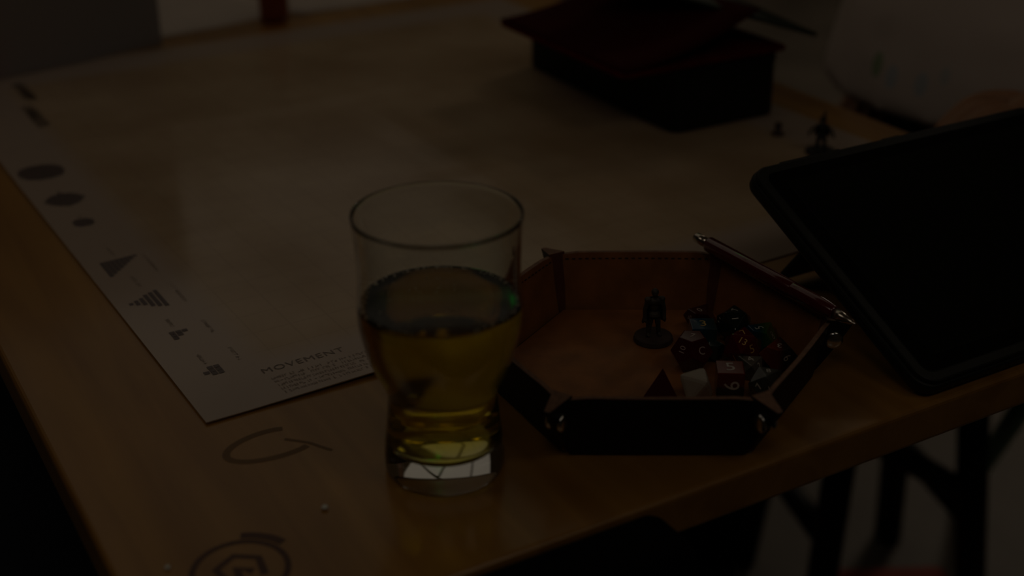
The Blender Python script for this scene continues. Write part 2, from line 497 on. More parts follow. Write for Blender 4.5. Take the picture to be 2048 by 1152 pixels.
# templates down the left margin
def disc_template(cx, cy, rad, cell):
    out = []; n = int(rad / cell) + 1
    for i in range(-n, n + 1):
        for j in range(-n, n + 1):
            if math.hypot((i + .5) * cell, (j + .5) * cell) < rad: out.append((cx + (i + .5) * cell, cy + (j + .5) * cell, cell * .93, cell * .93))
    return out
squares('burst_template', disc_template(.0235, .4538, .0185, .0026), lab='largest round burst template of dark squares')
squares('burst_template', disc_template(.0237, .3823, .0145, .0026), lab='middle round burst template of dark squares')
squares('burst_template', disc_template(.0232, .3278, .0085, .0026), lab='smallest round burst template of dark squares')
c = .0034; cells = []
for i in range(8):
    for j in range(8 - i): cells.append((.0112 + c * (i + .5), .2465 - c * (j + .5) + .0003 * i, c * .9, c * .93))
squares('cone_template', cells, lab='triangular cone template of dark squares')
c = .0040; cells = []
for i, n in enumerate((1, 2, 3, 5, 6, 7)):
    for j in range(n): cells.append((.0085 + c * (i + .5), .1700 + (j - (n - 1) / 2) * c, c * .72, c * .95))
squares('cone_template', cells, lab='arrow shaped cone template of dark squares')
c = .0041; cells = []
for i, n in enumerate((3, 2, 1)):
    for j in range(n): cells.append((.0178 + c * (i + .5), .1180 - c * (j + .5), c * .86, c * .86))
squares('cone_template', cells, lab='small stepped cone template of dark squares')
cells = []
for i, n in enumerate((1, 3, 3)):
    for j in range(n): cells.append((.0182 + c * (i + .5), .0560 + (j - (n - 1) / 2) * c * (1 if n > 1 else 1) - (.0015 if i == 0 else 0), c * .86, c * .86))
squares('cone_template', cells, lab='smallest template of seven dark squares')
# rows of print too small to read
def print_row(name, x, y, length, h, along_y=False, m=INKSOFT, seed=1, cw=None):
    rr = random.Random(seed); bm = bmesh.new(); p = 0; cw = cw or h * .62
    while p < length:
        if rr.random() < .16: p += cw * .9; continue
        for stroke in range(rr.choice((2, 2, 3))):
            if rr.random() < .6: a, b, hh, oy = cw * .18, 0, h, 0
            else: a, b, hh, oy = cw * .7, 0, h * .2, rr.choice((0, h * .4, h * .8))
            ox = rr.uniform(0, cw * .5)
            q = [(p + ox, oy), (p + ox + a, oy), (p + ox + a, oy + hh), (p + ox, oy + hh)]
            q = [((x - v_, y - u_) if along_y else (x + u_, y + v_)) for u_, v_ in q]
            bm.faces.new([bm.verts.new((a_, b_, on_mat(a_, b_))) for a_, b_ in q])
        p += cw
    build(name, bm, m, mt)
me = text_mesh('MOVEMENT', .0086, spacing=1.12)
xs = [v.co.x for v in me.vertices]; k = .0535 / (max(xs) - min(xs))
for v in me.vertices: v.co.x *= k
for v in me.vertices: v.co.z = on_mat(.0757 + v.co.x, .0385 + v.co.y, .0003)
o = link('heading_lettering', me, mat('heading_ink', (.20, .155, .13), rough=.4), mt, loc=(.0757, .0385, 0)); o['label'] = 'word MOVEMENT printed in dark capitals'
for k, (yy, x1) in enumerate(((.0262, .075), (.0215, .076), (.0165, .075), (.0115, .074), (.0065, .073))):
    print_row('text_row', .0505, yy, x1, .0027, seed=20 + k)
for k, (xx, y0, ln) in enumerate(((.0255, .270, .014), (.0255, .2132, .0187), (.0245, .1376, .0125), (.0250, .082, .016), (.0440, .246, .033), (.0445, .1865, .030), (.0440, .1239, .021), (.0450, .079, .020), (.0250, .345, .010), (.0250, .405, .012))):
    print_row('text_row', xx, y0, ln, .0024, True, seed=40 + k)
TINK = mat('title_ink', (.07, .05, .045), rough=.4)
for k in range(3): print_row('title_row', .072, .720, .056, .0105, True, TINK, 77 + k, .007)
for k in range(3): print_row('title_row', .062, .640, .064, .0105, True, TINK, 87 + k, .007)

# ------------------------------------------------------------------ beer glass
G0 = Vector((-.03632, .60798, T))
gl = empty('beer_glass', G0 + Vector((0, 0, .0003)))
tag(gl, 'curvy clear glass with a thick foot holding the beer', 'glass')
outer = [(.0300, 0), (.0312, .0012), (.0320, .0057), (.0316, .0147), (.0303, .025), (.0291, .0345), (.0285, .0430), (.0290, .0480), (.0312, .0530),
         (.0340, .0590), (.0370, .0665), (.0395, .0754), (.0411, .0830), (.0418, .0888), (.0419, .095), (.0416, .1010), (.0409, .110), (.0408, .118),
         (.0411, .1260), (.0417, .1350), (.0424, .1430), (.0425, .1446)]
def inner_r(z):
    for (r0, z0), (r1, z1) in zip(outer, outer[1:]):
        if z0 <= z <= z1: return r0 + (r1 - r0) * (z - z0) / (z1 - z0) - .0014
    return outer[-1][0] - .0014
zin = [.0165, .0175, .020, .025, .0345, .043, .048, .053, .059, .0665, .0754, .083, .0888, .095, .101, .110, .118, .126, .135, .143]
def smooth_prof(p, n=2):
    for _ in range(n):
        q = [p[0]]
        for a, b in zip(p, p[1:]):
            q += [(a[0] * .75 + b[0] * .25, a[1] * .75 + b[1] * .25), (a[0] * .25 + b[0] * .75, a[1] * .25 + b[1] * .75)]
        p = q + [p[-1]]
    return p
so = smooth_prof(outer)
si = [(0, .0140), (.012, .0142), (.021, .0149), (.0255, .0160), (.0272, .0178)] + [(inner_r(z), z) for z in zin[2:]]
si = [si[0]] + smooth_prof(si)[1:]
prof = [(0, .0012), (.018, .0010), (.026, .0003), (.0285, 0)] + so + [(.0423, .1452), (.0418, .1454), (.0413, .1450)] + list(reversed(si))
bm = bmesh.new(); lathe(bm, prof, 72); build('glass_body', bm, GLASS, gl, smooth=True)
LZ = .0978
be = empty('beer', G0 + Vector((0, 0, .0003)))
tag(be, 'hazy amber beer filling the lower two thirds of the glass', 'drink')
lp = [(max(0, r + (.00025 if r > .001 else 0)), z - .0002 if z < .016 else z) for r, z in si if z < LZ - .001]
lr = inner_r(LZ) + .00025
prof = lp + [(lr, LZ + .0004), (lr - .001, LZ + .0001), (lr - .003, LZ - .0003), (0, LZ - .0003)]
bm = bmesh.new(); lathe(bm, prof, 72); build('liquid', bm, BEER, be, smooth=True)
bm = bmesh.new()
for k in range(150):
    a = rnd.uniform(0, 2 * math.pi); rr_ = lr - abs(rnd.gauss(.0009, .0007)) - .0006; s = rnd.uniform(.0003, .0008)
    if 3.4 < a < 6.0 and rnd.random() < .5: continue
    bmesh.ops.create_icosphere(bm, subdivisions=1, radius=s, matrix=Matrix.Translation((rr_ * math.cos(a), rr_ * math.sin(a), LZ + s * .1)))
for k in range(60):
    a = rnd.uniform(0, 2 * math.pi); rr_ = lr * rnd.uniform(.2, .85); s = rnd.uniform(.0002, .0005)
    bmesh.ops.create_icosphere(bm, subdivisions=1, radius=s, matrix=Matrix.Translation((rr_ * math.cos(a), rr_ * math.sin(a), LZ)))
o = build('foam', bm, FOAM, be, smooth=True); o['kind'] = 'stuff'; o['label'] = 'thin ring of pale foam bubbles'

# ------------------------------------------------------------------ hexagonal dice tray
TC = Vector((.0790, .7007, T + .0011)); TA = -R(.863)
tr = empty('dice_tray', TC, TA)
tag(tr, 'hexagonal leather dice tray, tan inside and black outside', 'dice tray')
RB, RT, HT = .0966, .1050, .0394
TH = .0028
bm = bmesh.new()
pts = [((RB - .001) * math.cos(R(60 * k)), (RB - .001) * math.sin(R(60 * k))) for k in range(6)]
prism(bm, pts, .0004, .0022); build('base_panel', bm, BLACKL, tr)
bm = bmesh.new()
pts = [((RB - .003) * math.cos(R(60 * k)), (RB - .003) * math.sin(R(60 * k))) for k in range(6)]
prism(bm, pts, .0022, .0034); build('lining', bm, TAN, tr)
def wall_panel(k):
    """one flared side between two corners; slots: lining, outside, raw edge"""
    a0, a1 = R(60 * k), R(60 * k + 60); am = (a0 + a1) / 2
    nrm = Vector((math.cos(am), math.sin(am), 0)); tan = Vector((-math.sin(am), math.cos(am), 0))
    apb, apt = RB * math.cos(R(30)), RT * math.cos(R(30))
    bm = bmesh.new(); nu, nz = 10, 6
    grid = {}
    for side in (0, 1):
        for i in range(nu + 1):
            for j in range(nz + 1):
                s = i / nu * 2 - 1; h = j / nz
                half = (RB / 2 * .985) * (1 - h) + (RT / 2 * .955) * h
                if j == nz: half -= .0022                     # rounded top corners
                bow = .0012 * (1 - s * s) * h
                ap = apb * (1 - h) + apt * h + bow + side * TH
                grid[side, i, j] = bm.verts.new(nrm * ap + tan * (s * half) + Vector((0, 0, .0010 + (HT - .0010) * h - (.0012 if j == nz and i in (0, nu) else 0))))
    def q(vs, m):
        f = bm.faces.new(vs); f.material_index = m
    for i in range(nu):
        for j in range(nz):
            q([grid[0, i, j], grid[0, i + 1, j], grid[0, i + 1, j + 1], grid[0, i, j + 1]], 0)
            q([grid[1, i, j], grid[1, i, j + 1], grid[1, i + 1, j + 1], grid[1, i + 1, j]], 1)
        q([grid[0, i, nz], grid[0, i + 1, nz], grid[1, i + 1, nz], grid[1, i, nz]], 2)
        q([grid[0, i, 0], grid[1, i, 0], grid[1, i + 1, 0], grid[0, i + 1, 0]], 1)
    for j in range(nz):
        for i in (0, nu): q([grid[0, i, j], grid[0, i, j + 1], grid[1, i, j + 1], grid[1, i, j]], 2)
    wp = build('wall', bm, [TAN, BLACKL, RAW], tr)
    # stitching
    bm = bmesh.new(); n = 22
    for i in range(n):
        s = (i + .5) / n * 2 - 1; h = .90
        half = (RB / 2 * .985) * (1 - h) + (RT / 2 * .955) * h
        ap = apb * (1 - h) + apt * h + .0012 * (1 - s * s) * h - .0001
        p = nrm * ap + tan * (s * (half - .003)) + Vector((0, 0, .0010 + (HT - .0010) * h))
        M = Matrix.Translation(p) @ Matrix.Rotation(am + R(90), 4, 'Z')
        box(bm, -.0011, .0011, -.0003, .0003, -.0003, .0003, M=M)
    st = build('stitching', bm, mat('dark_thread', (.03, .012, .008), rough=.8), wp)
    return wp
for k in range(6): wall_panel(k)
def corner_fold(k):
    """pinched leather fin at a corner with a snap through it"""
    a = R(60 * k); d = Vector((math.cos(a), math.sin(a), 0)); s = Vector((-math.sin(a), math.cos(a), 0))
    bm = bmesh.new()
    n = 6; rows_ = []
    for j in range(n + 1):
        h = j / n; rc = RB * (1 - h) + RT * h
        out = .0150 * h ** .8; z = .0012 + (HT - .0005) * h
        wid = .0022 + .0035 * h
        inner = d * (rc - .002) + Vector((0, 0, z)); tip = d * (rc + out) + Vector((0, 0, z - .003 * h))
        rows_.append([inner + s * wid, tip + s * .0016, tip - s * .0016, inner - s * wid])
    vr = [[bm.verts.new(p) for p in r_] for r_ in rows_]
    for j in range(n):
        for i in range(4):
            f = bm.faces.new((vr[j][i], vr[j][(i + 1) % 4], vr[j + 1][(i + 1) % 4], vr[j + 1][i]))
            f.material_index = 2 if i == 3 else 0
    f = bm.faces.new(vr[n]); f.material_index = 1
    bm.faces.new(list(reversed(vr[0])))
    fold = build('corner_fold', bm, [BLACKL, RAW, RUST], tr)
    for sg in (1, -1):
        bm = bmesh.new()
        c = d * (RT + .0035) + Vector((0, 0, HT * .66)) + s * sg * .0036
        M = Matrix.Translation(c) @ frame_for(s * sg)
        lathe(bm, [(0, -.0012), (.0052, -.0012), (.0056, 0), (.0050, .0010), (.0030, .0016), (0, .0018)], 20, M)
        build('snap', bm, STEEL, fold, smooth=True)
for k in range(6): corner_fold(k)

# ------------------------------------------------------------------ dice
def hull_mesh(pts):
    bm = bmesh.new()
    for p in pts: bm.verts.new(p)
    r = bmesh.ops.convex_hull(bm, input=bm.verts)
    bmesh.ops.dissolve_limit(bm, angle_limit=R(2), verts=bm.verts, edges=bm.edges)
    bmesh.ops.recalc_face_normals(bm, faces=bm.faces)
    return bm
PHI = (1 + 5 ** .5) / 2
def die_points(kind):
    if kind == 4: return [Vector(p) for p in ((1, 1, 1), (1, -1, -1), (-1, 1, -1), (-1, -1, 1))]
    if kind == 6: return [Vector((a, b, c)) for a in (-1, 1) for b in (-1, 1) for c in (-1, 1)]
    if kind == 8: return [Vector(p) for p in ((1, 0, 0), (-1, 0, 0), (0, 1, 0), (0, -1, 0), (0, 0, 1), (0, 0, -1))]
    if kind == 10:
        pts = [Vector((math.cos(R(36 * k)), math.sin(R(36 * k)), .105 * (1 if k % 2 else -1))) for k in range(10)]
        return pts + [Vector((0, 0, 1.0)), Vector((0, 0, -1.0))]
    if kind == 12:
        g = 1 / PHI
        return [Vector((a, b, c)) for a in (-1, 1) for b in (-1, 1) for c in (-1, 1)] + \
               [Vector(p) for a in (-1, 1) for b in (-1, 1) for p in ((0, a * g, b * PHI), (a * g, b * PHI, 0), (b * PHI, 0, a * g))]
    if kind == 20:
        return [Vector(p) for a in (-1, 1) for b in (-1, 1) for p in ((0, a, b * PHI), (a, b * PHI, 0), (b * PHI, 0, a))]
CAMV = Vector((0, -.90, .47))                # rough direction from the tray towards the viewer
def die(kind, xy, across, spin, body, numm, nums, label, lean=(0, 0), num_size=.42, edge=.05):
    """across = overall width; nums = [(direction hint, text, roll)]"""
    pts = die_points(kind)
    rad = max(p.length for p in pts); pts = [p * (across / 2 / rad) for p in pts]
    bm = hull_mesh(pts)
    bm.faces.ensure_lookup_table()
    down = max(bm.faces, key=lambda f: f.normal.dot(Vector((.1, .2, -1)))).normal.copy()
    q = down.rotation_difference(Vector((0, 0, -1)))
    M = Matrix.Rotation(R(spin), 4, 'Z') @ q.to_matrix().to_4x4()
    M = Matrix.Rotation(R(lean[0]), 4, 'X') @ Matrix.Rotation(R(lean[1]), 4, 'Y') @ M
    for v in bm.verts: v.co = M @ v.co
    bm.normal_update()
    zmin = min(v.co.z for v in bm.verts)
    faces = [(f.normal.copy(), f.calc_center_median(), math.sqrt(f.calc_area())) for f in bm.faces]
    bmesh.ops.bevel(bm, geom=list(bm.edges), offset=across * edge * .5, segments=2, profile=.6, affect='EDGES')
    ob = empty('die', (xy[0], xy[1], T + .0047 - zmin))
    tag(ob, label, 'die', 'dice in the leather tray')
    b = build('body', bm, body, ob)
    used = set()
    for hint, s, roll in nums:
        order = sorted(range(len(faces)), key=lambda i: -faces[i][0].dot(Vector(hint).normalized()))
        i = next(i for i in order if i not in used); used.add(i)
        n, c, sz = faces[i]
        me = text_mesh(s, sz * num_size * (1.35 if len(s) == 1 else 1.05))
        up = Vector((0, .47, .88)); up = (up - n * up.dot(n)).normalized(); rt = up.cross(n)
        F = Matrix((rt, up, n)).transposed().to_4x4() @ Matrix.Rotation(R(roll), 4, 'Z')
        for v in me.vertices: v.co = F @ v.co + c + n * .00008
        link('numeral', me, numm, ob)
    return ob
GOLD = mat('gold_paint', (.62, .42, .12), rough=.35, metal=.3)
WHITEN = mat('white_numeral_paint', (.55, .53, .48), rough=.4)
SILVN = mat('silver_numeral_paint', (.5, .42, .38), rough=.35)
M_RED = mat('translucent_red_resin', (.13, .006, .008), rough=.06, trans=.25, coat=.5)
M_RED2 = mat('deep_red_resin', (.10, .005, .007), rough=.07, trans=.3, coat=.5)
M_BURG = mat('burgundy_resin', (.07, .006, .007), rough=.08, trans=.3, coat=.5)
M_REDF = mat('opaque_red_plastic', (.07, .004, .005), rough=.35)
M_BLK = mat('black_green_resin', (.010, .016, .012), rough=.1, coat=.6)
M_TEAL = mat('dark_teal_resin', (.008, .030, .026), rough=.1, coat=.6)
M_WHITE = mat('ivory_plastic', (.36, .32, .26), rough=.35, sub=.1)  # ivory darkened to hold the shade on this side of the tray
M_BLUE = gradient_material('blue_green_resin', [(0, (.004, .03, .09)), (.5, (.006, .06, .11)), (1, (.03, .05, .045))], 0)
M_BG = gradient_material('blue_to_green_resin', [(0, (.012, .05, .15)), (.45, (.006, .045, .06)), (.62, (.02, .10, .015)), (1, (.10, .15, .02))], 0)
M_OR = gradient_material('orange_to_black_resin', [(0, (.24, .045, .005)), (.45, (.15, .018, .005)), (.7, (.03, .015, .01)), (1, (.008, .012, .01))], 0)
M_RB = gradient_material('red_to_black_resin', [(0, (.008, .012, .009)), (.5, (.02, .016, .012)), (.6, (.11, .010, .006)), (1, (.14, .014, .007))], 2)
M_MARB = gradient_material('grey_marbled_resin', [(0, (.03, .035, .025)), (.4, (.10, .09, .07)), (.6, (.04, .045, .035)), (1, (.13, .12, .10))], 0, swirl=.02)
M_GREY = gradient_material('charcoal_marbled_resin', [(0, (.015, .02, .018)), (.5, (.04, .045, .04)), (1, (.02, .022, .02))], 1, swirl=.015)
UP = (0, 0, 1); FR = (0, -1, .15); LF = (-1, -.3, .3); RG = (1, -.3, .3); CV = tuple(CAMV)
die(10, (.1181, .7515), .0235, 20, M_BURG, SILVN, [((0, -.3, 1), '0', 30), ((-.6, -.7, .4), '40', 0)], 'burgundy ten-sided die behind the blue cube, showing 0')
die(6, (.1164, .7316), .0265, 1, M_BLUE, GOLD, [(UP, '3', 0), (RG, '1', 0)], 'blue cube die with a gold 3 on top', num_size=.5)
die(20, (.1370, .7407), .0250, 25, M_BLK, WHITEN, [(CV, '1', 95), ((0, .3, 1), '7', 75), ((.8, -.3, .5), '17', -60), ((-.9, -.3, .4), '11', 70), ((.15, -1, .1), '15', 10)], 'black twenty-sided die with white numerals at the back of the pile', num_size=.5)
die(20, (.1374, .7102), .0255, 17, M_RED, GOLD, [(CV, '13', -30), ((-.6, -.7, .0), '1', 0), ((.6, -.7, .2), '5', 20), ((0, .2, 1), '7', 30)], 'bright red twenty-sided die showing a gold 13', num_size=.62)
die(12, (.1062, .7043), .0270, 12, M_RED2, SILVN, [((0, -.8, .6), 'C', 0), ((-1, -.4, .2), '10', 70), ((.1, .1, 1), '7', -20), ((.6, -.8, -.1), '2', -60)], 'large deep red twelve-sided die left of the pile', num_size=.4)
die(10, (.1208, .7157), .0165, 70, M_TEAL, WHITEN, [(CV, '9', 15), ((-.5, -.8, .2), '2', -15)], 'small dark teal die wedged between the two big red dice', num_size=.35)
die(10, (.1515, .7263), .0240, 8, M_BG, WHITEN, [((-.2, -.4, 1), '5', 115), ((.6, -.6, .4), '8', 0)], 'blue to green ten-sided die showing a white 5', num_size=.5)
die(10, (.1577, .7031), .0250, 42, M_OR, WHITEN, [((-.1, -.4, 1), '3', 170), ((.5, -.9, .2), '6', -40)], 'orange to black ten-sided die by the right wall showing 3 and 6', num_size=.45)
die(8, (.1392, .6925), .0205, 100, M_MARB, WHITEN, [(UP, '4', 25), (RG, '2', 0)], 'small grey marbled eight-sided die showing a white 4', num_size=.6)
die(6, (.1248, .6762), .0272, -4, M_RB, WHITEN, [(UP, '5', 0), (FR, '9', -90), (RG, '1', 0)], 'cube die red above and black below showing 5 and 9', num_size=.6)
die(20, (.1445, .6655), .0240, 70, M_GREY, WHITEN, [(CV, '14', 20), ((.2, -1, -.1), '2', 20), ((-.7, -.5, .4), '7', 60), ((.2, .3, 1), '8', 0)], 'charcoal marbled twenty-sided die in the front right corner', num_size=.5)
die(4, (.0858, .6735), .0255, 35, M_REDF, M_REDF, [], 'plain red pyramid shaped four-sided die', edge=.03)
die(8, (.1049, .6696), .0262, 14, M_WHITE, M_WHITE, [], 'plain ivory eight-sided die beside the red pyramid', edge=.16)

# ------------------------------------------------------------------ miniatures
def miniature(name, loc, rz, label, base_m, fig_m, cloak_m, horned):
    t = empty(name, loc, rz); tag(t, label, 'miniature')
    bm = bmesh.new(); lathe(bm, [(0, 0), (.0118, 0), (.0124, .0006), (.0118, .0030), (.0108, .0036), (0, .0036)], 36); build('base', bm, base_m, t, smooth=False)
    h = .0036
    bm = bmesh.new()
    for s in (-1, 1):
        tube(bm, (s * .0034, 0, h + .0005), (s * .0026, 0, h + .0075), .0014, .0016); tube(bm, (s * .0026, 0, h + .0075), (s * .0017, 0, h + .0150), .0017, .0022)
        ball(bm, (s * .0036, -.0010, h + .0006), .0015, .0026, .0010)
        if horned:
            tube(bm, (s * .0040, 0, h + .0230), (s * .0082, -.001, h + .0200), .0014, .0012); tube(bm, (s * .0082, -.001, h + .0200), (s * .0100, -.003, h + .0155), .0012, .0009)
            ball(bm, (s * .0100, -.003, h + .0150), .0013)
        else:
            tube(bm, (s * .0044, 0, h + .0238), (s * .0060, 0, h + .0175), .0017, .0014); tube(bm, (s * .0060, 0, h + .0175), (s * .0060, -.0014, h + .0120), .0014, .0012)
            ball(bm, (s * .0060, -.0016, h + .0112), .0014)
            ball(bm, (s * .0044, 0, h + .0245), .0022, .0021, .0017)
    ball(bm, (0, 0, h + .0150), .0032, .0024, .0022); ball(bm, (0, 0, h + .0190), .0030, .0022, .0040); ball(bm, (0, 0, h + .0226), .0042, .0024, .0028)
    tube(bm, (0, 0, h + .0240), (0, -.0004, h + .0268), .0013, .0012)
    ball(bm, (0, -.0004, h + .0285), .0020, .0023, .0026)
    tube(bm, (0, 0, h + .0135), (0, 0, h + .0160), .0042, .0032, 16)
    if horned:
        tube(bm, (0, 0, h + .0300), (.0015, .001, h + .0390), .0022, .0003)
        tube(bm, (-.0034, 0, h + .0302), (.0034, 0, h + .0302), .0008, .0008)
    else:
        ball(bm, (0, .0002, h + .0292), .0024, .0026, .0024)      # helmet
        tube(bm, (-.0052, -.0022, h + .0120), (-.0050, -.0030, h + .0005), .0006, .0005)  # sword at the side
    o = build('figure', bm, fig_m, t); remesh(o, .00042, 2); bake(o)
    bm = bmesh.new(); rings = []
    for k in range(9):
        f = k / 8; z = h + .0252 - f * (.0165 if not horned else .012); wd = .0042 + .0028 * f
        rings.append([bm.verts.new((wd * 1.06 * math.cos(a), .0008 + (.0022 + .0016 * f) * math.sin(a) + .0004 * math.sin(a * 9) * f, z)) for a in [R(-28 + 236 * i / 18) for i in range(19)]])
    for a, b in zip(rings, rings[1:]):
        for i in range(18): bm.faces.new((a[i], a[i + 1], b[i + 1], b[i]))
    o = build('cloak', bm, cloak_m, t, smooth=True)
    m = o.modifiers.new('thick', 'SOLIDIFY'); m.thickness = .0007
    return t
miniature('miniature_figure', (.0873, .7400, T + .0046), R(8), 'grey-brown helmeted cloaked miniature on a round base inside the tray', CLEARB, PEWTER, CLOAKM, False)
BLKM = mat('black_primer', (.010, .012, .010), rough=.5)
miniature('miniature_figure', (.2631, 1.0849, T + .0013), R(-20), 'black pointed-hat miniature with spread arms standing on the mat', BLKM, BLKM, BLKM, True).scale = (1.05, 1.05, .88)
bm = bmesh.new()
lathe(bm, [(0, 0), (.0055, 0), (.0058, .0012), (.0050, .0024), (.0028, .0034), (.0024, .0060), (.0036, .0085), (.0030, .0108), (0, .0118)], 24)
o = build('pawn', bm, mat('dark_brown_pawn', (.05, .025, .012), rough=.5), loc=(.2354, 1.1317, T + .0013), smooth=True)
tag(o, 'tiny dark brown playing piece on the mat behind the black miniature', 'game piece')

# ------------------------------------------------------------------ red mechanical pencil across the tray rim
P0, P1 = Vector((.1196, .7985, T + .0480)), Vector((.1935, .6765, T + .0472))
pn = empty('mechanical_pencil', P0)
tag(pn, 'dark red push-button pencil with silver ends resting along the tray rim', 'pencil')
pn.rotation_mode = 'QUATERNION'; pn.rotation_quaternion = (P1 - P0).to_track_quat('Z', 'X')
PL = (P1 - P0).length
PR = mat('dark_red_lacquer', (.10, .006, .008), rough=.16, coat=.8, coat_rough=.08)
PCH = mat('pencil_chrome', (.62, .56, .48), rough=.22, metal=1.0)
bm = bmesh.new(); lathe(bm, [(0, .0115), (.0042, .0115), (.0050, .0130), (.0052, .07), (.0051, .0905), (.00495, .091), (.00495, .0915), (.0051, .092), (.0049, .115), (.0040, PL - .018), (.0036, PL - .016), (0, PL - .016)], 28); build('barrel', bm, PR, pn, smooth=True)
bm = bmesh.new(); lathe(bm, [(0, -.0012), (.0028, -.0010), (.0033, 0), (.0033, .0116), (0, .0116)], 24); build('push_button', bm, PCH, pn, smooth=True)
bm = bmesh.new(); lathe(bm, [(0, PL - .0162), (.0034, PL - .0162), (.0031, PL - .011), (.0014, PL - .003), (.0007, PL - .0025), (.0006, PL), (0, PL)], 24); build('metal_tip', bm, PCH, pn, smooth=True)
bm = bmesh.new()
box(bm, -.0016, .0016, .0058, .0066, .013, .050, .0004); box(bm, -.0018, .0018, .0036, .0066, .012, .0155, .0004); ball(bm, (0, .0056, .0495), .0017, .0012, .0019)
build('clip', bm, PR, pn, rot=(0, 0, R(150)))
bm = bmesh.new()
rr = random.Random(3)
for k in range(4):
    zc = .019 + k * .0023
    for ang, dz, wa, hz in ((0, 0, 22, .0004), (0, .0008, 6, .0009), (rr.choice((-8, 8)), .0002, 5, .0008)):
        c = -66 + ang
        vs = [bm.verts.new((.00526 * math.cos(R(c + a)), .00526 * math.sin(R(c + a)), zc + dz + b)) for a, b in ((-wa / 2, 0), (wa / 2, 0), (wa / 2, hz), (-wa / 2, hz))]
        bm.faces.new(vs)
build('lettering', bm, SILVN, pn)

# ------------------------------------------------------------------ tablet in a rubber case, tilted back
TB = W(.5365, .4640, T + .001)
tb = empty('tablet', TB, A30); tb.rotation_euler = (R(25.0), 0, A30)
tag(tb, 'black tablet in a thick rubber case propped at the table edge', 'tablet')
TWd, THt = .262, .186
bm = bmesh.new(); rounded_slab(bm, 0, TWd, 0, THt, 0, .0085, .013, 8, .0022); build('case', bm, CASE, tb)
bm = bmesh.new()
rounded_slab(bm, .0015, TWd - .0015, .0015, THt - .0015, .0083, .0118, .012, 8, .0012)
ob = build('bezel_rim', bm, CASE, tb)
bm = bmesh.new(); rounded_slab(bm, .0085, TWd - .0085, .0085, THt - .0085, .0115, .0121, .007, 6)
sc_ = build('front_glass', bm, SCREENM, tb)
bm = bmesh.new(); rounded_slab(bm, .020, TWd - .020, .018, THt - .018, .01212, .01224, .002, 3)
build('display', bm, mat('display_off', (.006, .008, .006), rough=.12, spec=.4), sc_)
bm = bmesh.new(); rounded_slab(bm, .030, .082, THt - .002, THt + .0022, .0025, .0075, .001, 3); build('volume_button', bm, CASE, tb)
bm = bmesh.new(); rounded_slab(bm, .120, .137, THt - .002, THt + .0020, .0025, .0075, .001, 3); build('power_button', bm, CASE, tb)
# folding stand behind: from two thirds up the back down to the table
bm = bmesh.new()
ca, sa = math.cos(R(25)), math.sin(R(25))
yb = .135; zb = yb * sa                    # attach height above table
# in tablet coordinates: leg goes from (y=yb, z=0) to the table point behind
foot_v, foot_z = yb * ca + .040, .0045
ly, lz = foot_v * ca + foot_z * sa, -foot_v * sa + foot_z * ca
d = Vector((0, ly - yb, lz)); 
M = Matrix.Translation((0, yb, 0)) @ Matrix.Rotation(math.atan2(d.z, d.y), 4, 'X')
box(bm, .03, TWd - .03, 0, d.length, -.003, 0, .001, M=M)
build('stand_flap', bm, CASE, tb)

# ------------------------------------------------------------------ black box with red lined tray lid
bx = empty('storage_box', W(.748, 1.034, T + .0016), A30)
tag(bx, 'black lidded box with rounded corners standing on the mat', 'box')
bm = bmesh.new(); rounded_slab(bm, -.058, .058, -.126, .126, 0, .052, .011, 5, .002); build('box_body', bm, BOXM, bx)
bm = bmesh.new(); rounded_slab(bm, -.0586, .0586, -.1266, .1266, .0505, .0560, .011, 5, .001); build('rim_band', bm, BLACKP, bx)
fo = empty('red_folder', W(.636, .911, T + .0590), A30)
tag(fo, 'open dark red folder with raised green cover lying on the black box', 'folder')
bm = bmesh.new(); rounded_slab(bm, 0, .182, 0, .215, 0, .0042, .008, 4, .0008); build('lower_cover', bm, REDF, fo)
def leaf(name, m, fz, nx=14, ny=10, W_=.18, H_=.212, th=.0012):
    bm = bmesh.new(); g = {}
    for i in range(nx + 1):
        for j in range(ny + 1):
            x, y = W_ * i / nx, H_ * j / ny
            p = fz(x, y, i / nx, j / ny); g[i, j] = bm.verts.new(p)
    for i in range(nx):
        for j in range(ny): bm.faces.new((g[i, j], g[i + 1, j], g[i + 1, j + 1], g[i, j + 1]))
    o = build(name, bm, m, fo, smooth=True)
    s = o.modifiers.new('thick', 'SOLIDIFY'); s.thickness = th; s.offset = 1
    return o
leaf('inner_leaf', REDD, lambda x, y, a, b: Vector((.002 + x * .80, y + .002, .0062 + .036 * a ** 1.7 * (1 - .25 * b))))
_p, _l, _r = Vector((.195, -.027, .015)), Vector((.024, .159, .066)), Vector((.199, .209, .031))
leaf('green_cover', GREENB, lambda x, y, a, b: (_p + (_l - _p) * (.03 + .97 * b)).lerp(_p + (_r - _p) * (.03 + .97 * b), a) + Vector((0, 0, .006 * math.sin(a * 3.1) * b)), th=.003)

# ------------------------------------------------------------------ standing game master screen at the far end of the mat
gs = empty('game_screen', W(.391, 1.435, T + .0015), R(42.3))
tag(gs, 'dark folding card screen standing upright at the far end of the mat', 'screen')
GSM = gradient_material('printed_dark_card', [(0, (.42, .26, .29)), (.22, (.40, .29, .31)), (.45, (.37, .35, .36)), (1, (.32, .32, .34))], 0, -.25, 0, rough=.55, swirl=.05)
GSI = mat('grey_card_back', (.10, .09, .075), rough=.7)
def gpanel(x0, x1, m, rz, at_):
    bm = bmesh.new(); box(bm, x0, x1, -.0012, .0012, 0, .285, .0006)
    return build('panel', bm, m, gs, loc=at_, rot=(0, R(-2) if False else 0, rz))
gpanel(-.215, 0, GSM, 0, (0, 0, 0))
gpanel(-.215, 0, GSM, R(-14), (-.216, 0, 0))
gpanel(-.205, 0, GSM, R(-34), (-.216 - .216 * math.cos(R(14)), .216 * math.sin(R(14)), 0))

